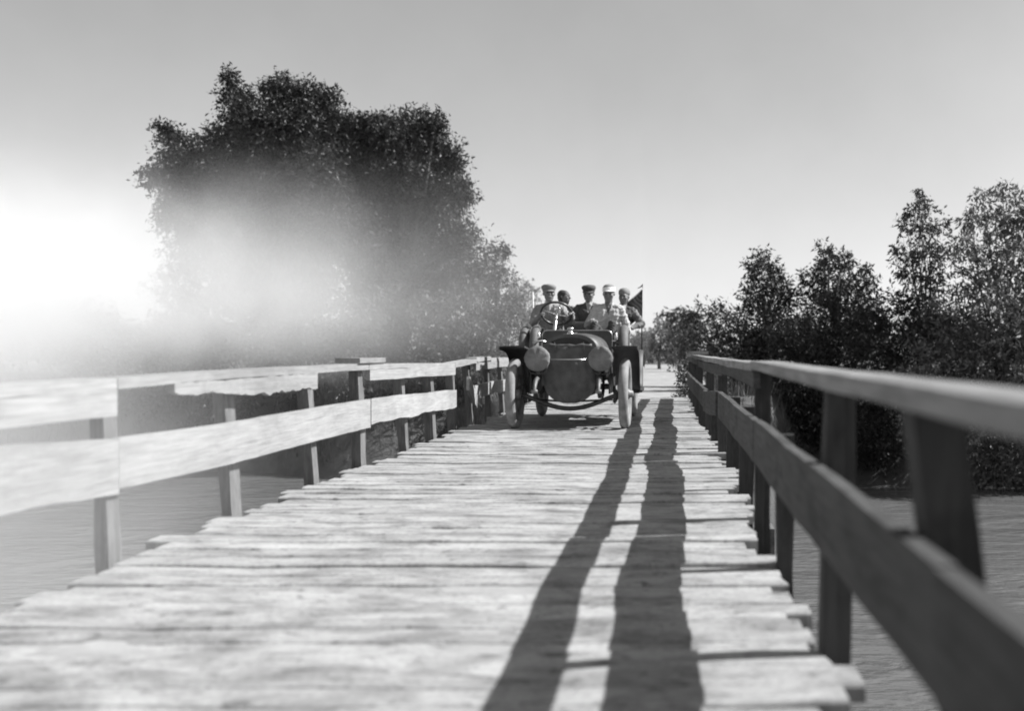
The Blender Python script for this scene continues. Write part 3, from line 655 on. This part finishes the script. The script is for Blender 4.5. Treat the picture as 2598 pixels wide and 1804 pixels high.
    if hat:
        kind, mat = hat; m = MB()
        if kind == 'cap':
            rr = [[H((r_ * math.cos(a), .01 + r_ * 1.12 * math.sin(a) - off, z)) for a in [2 * math.pi * k / 28 for k in range(28)]] for z, r_, off in ((.045, .086, 0), (.06, .094, 0), (.085, .106, .004), (.112, .104, .008), (.130, .08, .01), (.138, .03, .01))]
            m.loft(rr); co = fix_normals(m.build('cap', M[mat], po))
            b = MB(); vs = []
            for k in range(11):
                a = math.pi + math.pi * (k / 10) ; c, s_ = math.cos(a), math.sin(a)
                vs += [H((.088 * c, .01 + .096 * s_, .05)), H((.095 * c, .01 + .096 * s_ + .052 * s_, .04 - .012 * abs(s_)))]
            vs2 = [v + HR @ V((0, 0, -.006)) for v in vs]; N = len(vs)
            f = []
            for k in range(10): i = 2 * k; f += [(i, i + 2, i + 3, i + 1), (N + i, N + i + 1, N + i + 3, N + i + 2), (i + 1, i + 3, N + i + 3, N + i + 1)]
            b.add(vs + vs2, f, True); fix_normals(b.build('cap_peak', M[mat], co))
        elif kind == 'visor':
            rr = [[H((r_ * math.cos(a), .01 + r_ * 1.15 * math.sin(a), z)) for a in [2 * math.pi * k / 28 for k in range(28)]] for z, r_ in ((.05, .089), (.075, .092), (.10, .09), (.10, .08), (.05, .08))]
            m.loft(rr, cap=False); co = fix_normals(m.build('headband', M['white_cloth'], po))
            b = MB(); vs = []
            for k in range(11):
                a = math.pi + math.pi * (k / 10); c, s_ = math.cos(a), math.sin(a)
                vs += [H((.089 * c, .01 + .10 * s_, .062)), H((.096 * c, .01 + .165 * s_, .048))]
            vs2 = [v + HR @ V((0, 0, -.006)) for v in vs]; N = len(vs); f = []
            for k in range(10): i = 2 * k; f += [(i, i + 2, i + 3, i + 1), (N + i, N + i + 1, N + i + 3, N + i + 2), (i + 1, i + 3, N + i + 3, N + i + 1)]
            b.add(vs + vs2, f, True); fix_normals(b.build('visor', M['white_cloth'], co))
            hr = MB(); hr.loft([[H((r_ * math.cos(a), .014 + r_ * 1.12 * math.sin(a), z)) for a in [2 * math.pi * k / 24 for k in range(24)]] for z, r_ in ((.05, .083), (.09, .086), (.118, .075), (.135, .048), (.141, .012))]); fix_normals(hr.build('hair', M['grey_cap'], po))
        elif kind == 'hood':
            m.loft([[H((r_ * math.cos(a), .016 + r_ * 1.14 * math.sin(a), z)) for a in [2 * math.pi * k / 28 for k in range(28)]] for z, r_ in ((.03, .086), (.06, .094), (.1, .09), (.128, .07), (.143, .035), (.147, .008))]); fix_normals(m.build('cap', M[mat], po))
    return po
# driver: hands on the wheel
hz = 1.21 + .118
drv = L(-.49, 2.22, hz)
def rel(hip, p): return tuple(V(p) - V(hip))
d1, d2 = wc + a_ * -.215 - b_ * .02, wc + a_ * .215 - b_ * .03
person('driver in a grey cap and goggles gripping the steering wheel', drv, 14, -3, (-.03, -.05), 'light_cloth', 'trouser',
       arms=((V((-.29, -.12, .18)), V(rel(drv, d1)) + V((-.01, .09, -.02)), (.1, -1, .15)), (V((.31, -.12, .17)), V(rel(drv, d2)) + V((.01, .09, -.02)), (-.1, -1, .15))),
       knees=((-.10, -.48, .03), (.14, -.48, .03)), feet=((-.11, -.72, -.50), (.16, -.72, -.50)), hat=('cap', 'grey_cap'), collar='light_cloth')
pas = L(.36, 2.22, hz)
person('man in white visor and pale shirt sitting beside the driver', pas, -4, 6, (.03, -.02), 'pale_cloth', 'trouser',
       arms=((V((-.29, -.10, .14)), V((-.17, -.36, .21)), (.35, -1, -.1)), (V((.33, .00, .12)), V((.33, -.12, -.10)), (.1, -.5, -.9))),
       knees=((-.15, -.46, .13), (.12, -.45, .15)), feet=((-.16, -.70, -.46), (.14, -.70, -.46)), hat=('visor', 'white_cloth'), collar='pale_cloth', front='mid_cloth')
hz2 = 1.25 + .118
person('man in a dark flat cap seated in the middle of the rear seat', L(.03, 3.42, hz2 + .01), -10, 7, (-.02, -.05), 'dark_cloth', 'trouser',
       arms=((V((-.25, -.08, .14)), V((-.12, -.32, .06)), (.3, -1, -.2)), (V((.25, -.08, .14)), V((.12, -.32, .06)), (-.3, -1, -.2))),
       knees=((-.1, -.44, .0), (.1, -.44, .0)), feet=((-.12, -.5, -.52), (.12, -.5, -.52)), hat=('cap', 'dark_cloth'), scale=1.02)
person('dark-haired man looking sideways from the rear seat behind the driver', L(-.40, 3.44, hz2), 75, 0, (-.02, -.02), 'mid_cloth', 'trouser',
       arms=((V((-.25, -.08, .14)), V((-.14, -.32, .06)), (.3, -1, -.2)), (V((.22, -.08, .14)), V((.1, -.3, .06)), (-.3, -1, -.2))),
       knees=((-.1, -.44, .0), (.06, -.44, .0)), feet=((-.12, -.5, -.52), (.08, -.5, -.52)), hat=None, scale=.96)
person('man in a dark jacket and pale cap with elbow out beside the flag', L(.455, 3.42, hz2), -14, 2, (.10, -.02), 'dark_cloth', 'trouser',
       arms=((V((-.18, -.16, .14)), V((.02, -.36, .10)), (.6, -1, 0)), (V((.45, -.10, .16)), V((.24, -.34, .08)), (-1, -.4, -.1))),
       knees=((-.1, -.44, .0), (.07, -.44, .0)), feet=((-.1, -.5, -.52), (.06, -.5, -.52)), hat=('hood', 'grey_cap'), scale=.96, sleeves='mid_cloth')

# ------------------------------------------------------------------ trees
def leaves(blobs, seed, ll=.12, lw=.046, dens=300, droop=.25, shell=.3, tl=.6):
    r = np.random.default_rng(seed); out = []
    for c, rad in blobs:
        nt = max(14, int(dens * rad * rad))
        d = r.normal(size=(nt, 3)); d /= np.linalg.norm(d, axis=1)[:, None]
        rr = rad * (shell + (1 - shell) * r.random(nt) ** .7) * (.7 + .45 * r.random(nt))
        sc = np.array([1, .9, 1.0]); st = np.array(c) + d * rr[:, None] * sc
        td = d * .55 + r.normal(size=(nt, 3)) * .5 + np.array([0, 0, .35]); td /= np.linalg.norm(td, axis=1)[:, None]
        ln = tl * (.5 + .8 * r.random(nt)) * min(1, .5 + rad * .5)
        K = 11; u = (np.arange(K) / (K - 1))[None, :, None]
        p = st[:, None, :] + td[:, None, :] * ln[:, None, None] * (u - .25) + np.array([0, 0, -1.0]) * (droop * ln[:, None, None] * u ** 2)
        p = p + r.normal(size=p.shape) * .03
        p = p.reshape(-1, 3); N = len(p); tdr = np.repeat(td, K, 0)
        a = tdr * .6 + r.normal(size=(N, 3)) * .6 + np.array([0, 0, -.25 - droop]); a /= np.linalg.norm(a, axis=1)[:, None]
        b = np.cross(a, r.normal(size=(N, 3))); b /= np.linalg.norm(b, axis=1)[:, None]
        s = (.45 + 1.1 * r.random(N) ** 1.3)[:, None]
        out.append(np.stack([p, p + a * ll * .45 * s + b * lw * .5 * s, p + a * ll * s, p + a * ll * .45 * s - b * lw * .5 * s], 1))
    co = np.concatenate(out).reshape(-1, 3); return co, np.arange(len(co)).reshape(-1, 4)
def tree(name, label, base, blobs, mat, seed, trunk_r=.14, cat='tree', group=None, stems=1, **kw):
    base = V(base); e = empty(name, base, label, cat, group)
    co, q = leaves(blobs, seed, **kw); o = np_mesh('crown', co - np.array(base), q, M[mat], False); o.parent = e
    r = random.Random(seed); mb = MB(); cen = V(np.mean([c for c, _ in blobs], 0))
    hi = max(c[2] + rr for c, rr in blobs); fork = base + V(((cen.x - base.x) * .4, (cen.y - base.y) * .4, (hi - base.z) * .38))
    for s in range(stems):
        off = V((r.uniform(-.5, .5), r.uniform(-.3, .3), 0)) if stems > 1 else V((0, 0, 0))
        mid = base.lerp(fork, .5) + V((r.uniform(-.15, .15), r.uniform(-.1, .1), 0)) + off * .8
        mb.tube([base + off * .5 - V((0, 0, .3)), mid, fork + off], [trunk_r * 1.25, trunk_r, trunk_r * .7], 10)
    for c, rr in blobs:
        c = V(c); m1 = fork.lerp(c, .5) + V((r.uniform(-.2, .2), r.uniform(-.2, .2), r.uniform(-.1, .25)))
        mb.tube([fork, m1, c], [trunk_r * .45, trunk_r * .28, trunk_r * .1], 6)
        for k in range(3):
            d = V((r.gauss(0, 1), r.gauss(0, 1), r.gauss(.4, 1))).normalized()
            mb.tube([c, c + d * rr * .5 + V((0, 0, .05)), c + d * rr * 1.05], [trunk_r * .1, trunk_r * .06, trunk_r * .02], 5)
    mb.build('trunk', M['bark'], e); return e
def blob(X, Y, Rp, d, jd=.8, r=random.Random(5)):
    dd = d + r.uniform(-jd, jd); return (tuple(D(X, Y, dd)), Rp * 1.1304 * d / 2700)
def gz(x, y): return float(ground_z(np.array([x]), np.array([y]))[0])
def plant(name, label, bx, d, pix, mat, seed, **kw):
    bl = [blob(X, Y, Rp, d) for X, Y, Rp in pix]
    x = (bx * 1.1304 - 1700) * d / 2700; jd = kw.pop('back', 0)
    return tree(name, label, (x, d + jd, gz(x, d + jd) - .03), bl, mat, seed, **kw)

plant('willow_tree', 'tall dark tree with a ragged spiky top standing over the river', 600, 32.5,
      [(400, 345, 50), (372, 295, 24), (345, 395, 30), (420, 420, 55), (514, 172, 20), (528, 215, 36), (545, 270, 50), (615, 215, 40), (640, 190, 26), (690, 225, 48), (735, 225, 34), (600, 290, 70), (700, 310, 85), (500, 340, 62), (770, 290, 45),
       (580, 400, 90), (700, 420, 95), (470, 430, 70), (400, 480, 55), (520, 500, 85), (640, 520, 95), (750, 520, 85), (560, 610, 90), (680, 630, 90), (440, 560, 60)], 'leaf', 1, trunk_r=.26, dens=640)
plant('broad_tree', 'broad dark round-topped tree leaning toward the road', 880, 33.5,
      [(820, 290, 40), (870, 300, 55), (930, 285, 45), (975, 280, 32), (880, 370, 85), (970, 360, 65), (1010, 360, 36), (800, 400, 75), (900, 460, 90), (1000, 450, 60), (1035, 430, 30), (830, 540, 85), (940, 560, 85), (1030, 540, 52), (850, 640, 85), (960, 650, 80), (1040, 620, 50)], 'leaf', 2, trunk_r=.24, dens=640)
for k, (bx, d, pix, lab) in enumerate([
    (430, 32, [(400, 640, 60), (470, 690, 75), (400, 750, 70), (480, 790, 60), (350, 800, 50), (420, 870, 60), (500, 900, 60), (350, 900, 60), (450, 970, 50), (540, 980, 50), (500, 1025, 36)], 'willow bush under the ragged spiky tree, nearest the open bank'),
    (640, 32, [(580, 700, 75), (660, 710, 80), (600, 790, 75), (700, 800, 75), (640, 860, 60), (620, 930, 60), (700, 960, 60), (660, 1015, 40), (730, 1015, 40)], 'leafy bush at the foot of the ragged spiky tree'),
    (850, 31.5, [(790, 720, 75), (870, 720, 80), (800, 810, 75), (890, 820, 75), (830, 890, 60), (920, 890, 60), (800, 960, 60), (880, 970, 60), (820, 1020, 40), (900, 1020, 40)], 'dense bush hanging over the bank below the round-topped tree'),
    (1010, 31, [(960, 730, 75), (1040, 700, 70), (1000, 810, 80), (1080, 790, 65), (1040, 880, 60), (1110, 860, 50), (960, 970, 60), (1030, 960, 60), (980, 1020, 40)], 'dense bush between the round-topped tree and the bridge end')]):
    plant('willow_bush', lab, bx, d, pix, 'leaf2', 10 + k, cat='bush', group='bushes along the far bank', trunk_r=.07, stems=3, dens=300)
plant('small_tree', 'small leafy tree beside the road behind the car, next to the round-topped tree', 1110, 38, [(1110, 565, 30), (1135, 560, 20), (1090, 610, 40), (1125, 630, 40), (1080, 680, 50), (1140, 690, 45), (1110, 750, 60)], 'leaf2', 21, trunk_r=.12, dens=280)
plant('roadside_tree', 'low roadside tree behind the car, second past the round-topped tree', 1175, 46, [(1165, 650, 26), (1195, 660, 22), (1165, 700, 36), (1205, 710, 34), (1180, 750, 42), (1230, 760, 36)], 'leaf3', 22, trunk_r=.12, dens=240)
plant('roadside_tree', 'low roadside tree farthest along the road behind the passengers', 1260, 58, [(1235, 720, 24), (1275, 735, 26), (1320, 745, 26), (1260, 770, 32), (1320, 780, 30), (1370, 770, 24)], 'leaf3', 23, trunk_r=.12, dens=200)
# trees on the other side of the road
plant('upright_tree', 'dark upright tree rising out of the bushes by the end of the bridge', 1720, 30, [(1710, 580, 24), (1690, 605, 26), (1735, 600, 20), (1705, 640, 40), (1755, 635, 26), (1690, 680, 36), (1740, 685, 42), (1770, 665, 22), (1720, 740, 55)], 'leaf', 31, trunk_r=.12, dens=330, tl=.5)
plant('upright_tree', 'twin-topped tree between the dark upright tree and the feathery tree', 1870, 30, [(1848, 562, 20), (1862, 580, 22), (1893, 572, 18), (1850, 610, 32), (1895, 605, 28), (1815, 640, 32), (1870, 655, 46), (1920, 645, 30), (1945, 605, 14), (1945, 635, 26), (1840, 700, 55), (1910, 710, 55)], 'leaf', 32, trunk_r=.12, dens=320, tl=.5)
plant('feathery_tree', 'slender feathery tree with gaps of sky in its crown', 2075, 28, [(2058, 440, 18), (2050, 470, 24), (2085, 470, 22), (2035, 505, 24), (2075, 515, 30), (2110, 510, 24), (2030, 560, 30), (2080, 570, 36), (2120, 560, 26), (2040, 615, 32), (2095, 625, 40), (2080, 690, 55)], 'leaf2', 33, trunk_r=.065, dens=260, droop=.6, shell=.3, tl=.62)
plant('feathery_tree', 'taller spreading feathery tree farthest from the bridge on that bank', 2240, 27, [(2205, 440, 24), (2250, 425, 26), (2290, 440, 26), (2180, 490, 34), (2235, 490, 42), (2290, 500, 42), (2330, 470, 40), (2165, 550, 36), (2220, 565, 50), (2290, 570, 52), (2350, 540, 50), (2190, 640, 60), (2280, 650, 70), (2370, 630, 60)], 'leaf3', 34, trunk_r=.08, dens=270, droop=.6, shell=.3, tl=.62)
for k, (bx, d, pix, mat, lab) in enumerate([
    (1600, 33, [(1545, 715, 24), (1575, 705, 24), (1615, 705, 30), (1550, 760, 40), (1610, 765, 45), (1650, 720, 30), (1570, 815, 45), (1640, 820, 50)], 'leaf2', 'bush at the road edge beside the bridge end'),
    (1690, 29.5, [(1660, 770, 50), (1720, 790, 55), (1680, 850, 60), (1740, 880, 60), (1700, 930, 55)], 'leaf', 'bush right below the dark upright tree'),
    (1810, 29, [(1780, 760, 60), (1850, 770, 65), (1800, 850, 75), (1880, 860, 75), (1830, 940, 75), (1800, 1020, 50), (1880, 1050, 40)], 'leaf', 'bush below the twin-topped tree, trailing to the water'),
    (1980, 28, [(1940, 730, 60), (2010, 710, 65), (1960, 810, 75), (2040, 810, 75), (1990, 900, 80), (1960, 990, 70), (2030, 1010, 60), (1960, 1060, 34), (2020, 1065, 34)], 'leaf', 'bush between the twin-topped tree and the slender feathery tree'),
    (2130, 27, [(2100, 740, 70), (2170, 730, 70), (2110, 830, 80), (2190, 840, 80), (2140, 930, 80), (2190, 1010, 60), (2090, 1040, 50), (2180, 1070, 40)], 'leaf3', 'pale bush below the slender feathery tree'),
    (2290, 26.5, [(2260, 750, 80), (2340, 730, 80), (2260, 850, 80), (2350, 850, 85), (2280, 950, 80), (2360, 970, 80), (2260, 1050, 55), (2340, 1060, 60)], 'leaf3', 'pale willow bush below the spreading feathery tree')]):
    plant('willow_bush', lab, bx, d, pix, mat, 50 + k, cat='bush', group='bushes along the far bank', trunk_r=.06, stems=3, dens=300, back=1.5)
plant('small_bush', 'small dark bush crowding the far end of the shaded railing', 1535, 25.2, [(1532, 850, 16), (1542, 870, 18), (1530, 890, 15)], 'leaf', 70, cat='bush', trunk_r=.02, dens=700, ll=.09, lw=.035, tl=.3)
for k, (bx, d, pix, lab) in enumerate([
    (1480, 66, [(1480, 722, 10), (1478, 742, 16), (1500, 760, 20), (1470, 775, 24), (1505, 795, 24)], 'small pale tree where the road ends'),
    (1440, 72, [(1440, 760, 18), (1420, 775, 20), (1450, 790, 22), (1400, 790, 22)], 'bushy pale tree closing the far end of the road'),
    (1530, 58, [(1520, 745, 18), (1535, 770, 28), (1520, 800, 28)], 'pale tree along the road past the bridge-end bush')]):
    plant('distant_tree', lab, bx, d, pix, 'leaf3', 80 + k, trunk_r=.1, dens=170, ll=.18, lw=.07)
# far woodland that reads as one mass beyond the fields
wb = []; wr = random.Random(77)
for k in range(150):
    x = wr.uniform(-130, 75); yy = wr.uniform(90, 125); wb.append(((x, yy, wr.uniform(.5, 3.2)), wr.uniform(1.4, 2.4)))
co, q = leaves(wb, 90, ll=.42, lw=.17, dens=40, tl=1.0); tag(np_mesh('woodland', co, q, M['leaf2'], False), kind='stuff')

# grass on the banks
gr = np.random.default_rng(4); pts = []
N = 26000; gx = gr.uniform(-26, 16, N); gy = bank_y(gx) + gr.uniform(.6, 11, N) ; gzv = ground_z(gx, gy)
keep = ((gx < -3.5) | (gx > 1.15)) & (gzv > -2.4); keep |= False
gx, gy, gzv = gx[keep], gy[keep], gzv[keep]; n = len(gx)
a = gr.uniform(0, 6.28, n); hgt = gr.uniform(.15, .5, n); w = .012
dx, dy = np.cos(a) * w, np.sin(a) * w; lx_, ly_ = gr.normal(0, .12, n), gr.normal(0, .12, n)
b0 = np.stack([gx - dx, gy - dy, gzv - .02], -1); b1 = np.stack([gx + dx, gy + dy, gzv - .02], -1); t1 = np.stack([gx + lx_ + dx * .3, gy + ly_ + dy * .3, gzv + hgt], -1); t0 = np.stack([gx + lx_ - dx * .3, gy + ly_ - dy * .3, gzv + hgt], -1)
co = np.stack([b0, b1, t1, t0], 1).reshape(-1, 3); tag(np_mesh('grass', co, np.arange(len(co)).reshape(-1, 4), M['grassy'], False), kind='stuff')

wb = []
for k in range(46):
    x = wr.choice([wr.uniform(-40, -17), wr.uniform(-40, -17), wr.uniform(13, 30)]); yy = wr.uniform(34, 41); wb.append(((x, yy, wr.uniform(.3, 1.9 if x < 0 else 3.5)), wr.uniform(1.0, 1.6)))
co, q = leaves(wb, 91, ll=.15, lw=.06, dens=150, tl=.7); tag(np_mesh('thicket', co, q, M['leaf2'], False), kind='stuff')

# ------------------------------------------------------------------ added pale volume standing in for a light-leak veil beside the bridge
m = bpy.data.materials.new('leak_veil'); m.use_nodes = True; n, l = m.node_tree.nodes, m.node_tree.links; n.clear()
out = n.new('ShaderNodeOutputMaterial'); pv = n.new('ShaderNodeVolumePrincipled'); l.new(pv.outputs[0], out.inputs['Volume'])
pv.inputs['Color'].default_value = g(.96); pv.inputs['Anisotropy'].default_value = 0.0
ge = n.new('ShaderNodeNewGeometry'); sp = n.new('ShaderNodeSeparateXYZ')
no = n.new('ShaderNodeTexNoise'); no.inputs['Scale'].default_value = .36; no.inputs['Detail'].default_value = 5; no.inputs['Roughness'].default_value = .6; no.inputs['Distortion'].default_value = .5; l.new(ge.outputs['Position'], no.inputs['Vector'])
wob = n.new('ShaderNodeVectorMath'); wob.operation = 'MULTIPLY_ADD'; wob.inputs[1].default_value = (6.0, 1, 3.4)
sb = n.new('ShaderNodeVectorMath'); sb.operation = 'SUBTRACT'; sb.inputs[1].default_value = (.5, .5, .5); l.new(no.outputs['Color'], sb.inputs[0])
l.new(sb.outputs[0], wob.inputs[0]); l.new(ge.outputs['Position'], wob.inputs[2]); l.new(wob.outputs[0], sp.inputs[0])
def mr(sock, a, b, lo, hi):
    q = n.new('ShaderNodeMapRange'); q.interpolation_type = 'SMOOTHSTEP'; q.inputs[1].default_value = a; q.inputs[2].default_value = b; q.inputs[3].default_value = lo; q.inputs[4].default_value = hi; l.new(sock, q.inputs[0]); return q.outputs[0]
fx = mr(sp.outputs[0], -16.0, -3.0, 1.0, 0.05); fx2 = mr(sp.outputs[0], -46, -34, 0, 1)
fz = mr(sp.outputs[2], 1.6, 5.6, 1.0, 0.0); fz0 = mr(sp.outputs[2], .0, 2.5, .015, 1.0)
fy = mr(sp.outputs[1], 17.3, 20, 0, 1); fy2 = mr(sp.outputs[1], 28, 31, 1, 0); nn = mr(no.outputs[0], .32, .66, .2, 1.5)
cur = None
for sck in (fx, fx2, fz, fz0, fy, fy2, nn):
    if cur is None: cur = sck; continue
    mm = n.new('ShaderNodeMath'); mm.operation = 'MULTIPLY'; l.new(cur, mm.inputs[0]); l.new(sck, mm.inputs[1]); cur = mm.outputs[0]
mm = n.new('ShaderNodeMath'); mm.operation = 'MULTIPLY'; mm.inputs[1].default_value = LEAK_VEIL; l.new(cur, mm.inputs[0])
pv.inputs['Density'].default_value = 0; l.new(mm.outputs[0], pv.inputs['Density'])
# a smaller added patch of the same light-leak veil close beside the bridge
wi = bpy.data.materials.new('leak_veil_wisp'); wi.use_nodes = True; wn_, wl_ = wi.node_tree.nodes, wi.node_tree.links; wn_.clear()
wo_ = wn_.new('ShaderNodeOutputMaterial'); wv = wn_.new('ShaderNodeVolumePrincipled'); wl_.new(wv.outputs[0], wo_.inputs['Volume']); wv.inputs['Color'].default_value = g(.97)
wt = wn_.new('ShaderNodeTexCoord'); gd = wn_.new('ShaderNodeVectorMath'); gd.operation = 'LENGTH'; wmp = wn_.new('ShaderNodeMapping'); wmp.inputs['Scale'].default_value = (1 / 3.1, 1 / 2.8, 1 / 2.1); wl_.new(wt.outputs['Object'], wmp.inputs[0]); wl_.new(wmp.outputs[0], gd.inputs[0])
wr_ = wn_.new('ShaderNodeMapRange'); wr_.interpolation_type = 'SMOOTHSTEP'; wr_.inputs[1].default_value = .05; wr_.inputs[2].default_value = 1.0; wr_.inputs[3].default_value = LEAK_WISP; wr_.inputs[4].default_value = 0; wl_.new(gd.outputs['Value'], wr_.inputs[0]); wl_.new(wr_.outputs[0], wv.inputs['Density'])
tag(MB().box((-4.75, 4.7, .45), (6.2, 5.6, 4.2)).build('leak_veil_wisp', wi), kind='stuff')
mo = MB().box((-24.0, 24.0, 3.0), (47, 14.5, 10.7)).build('leak_veil', m); tag(mo, kind='stuff')
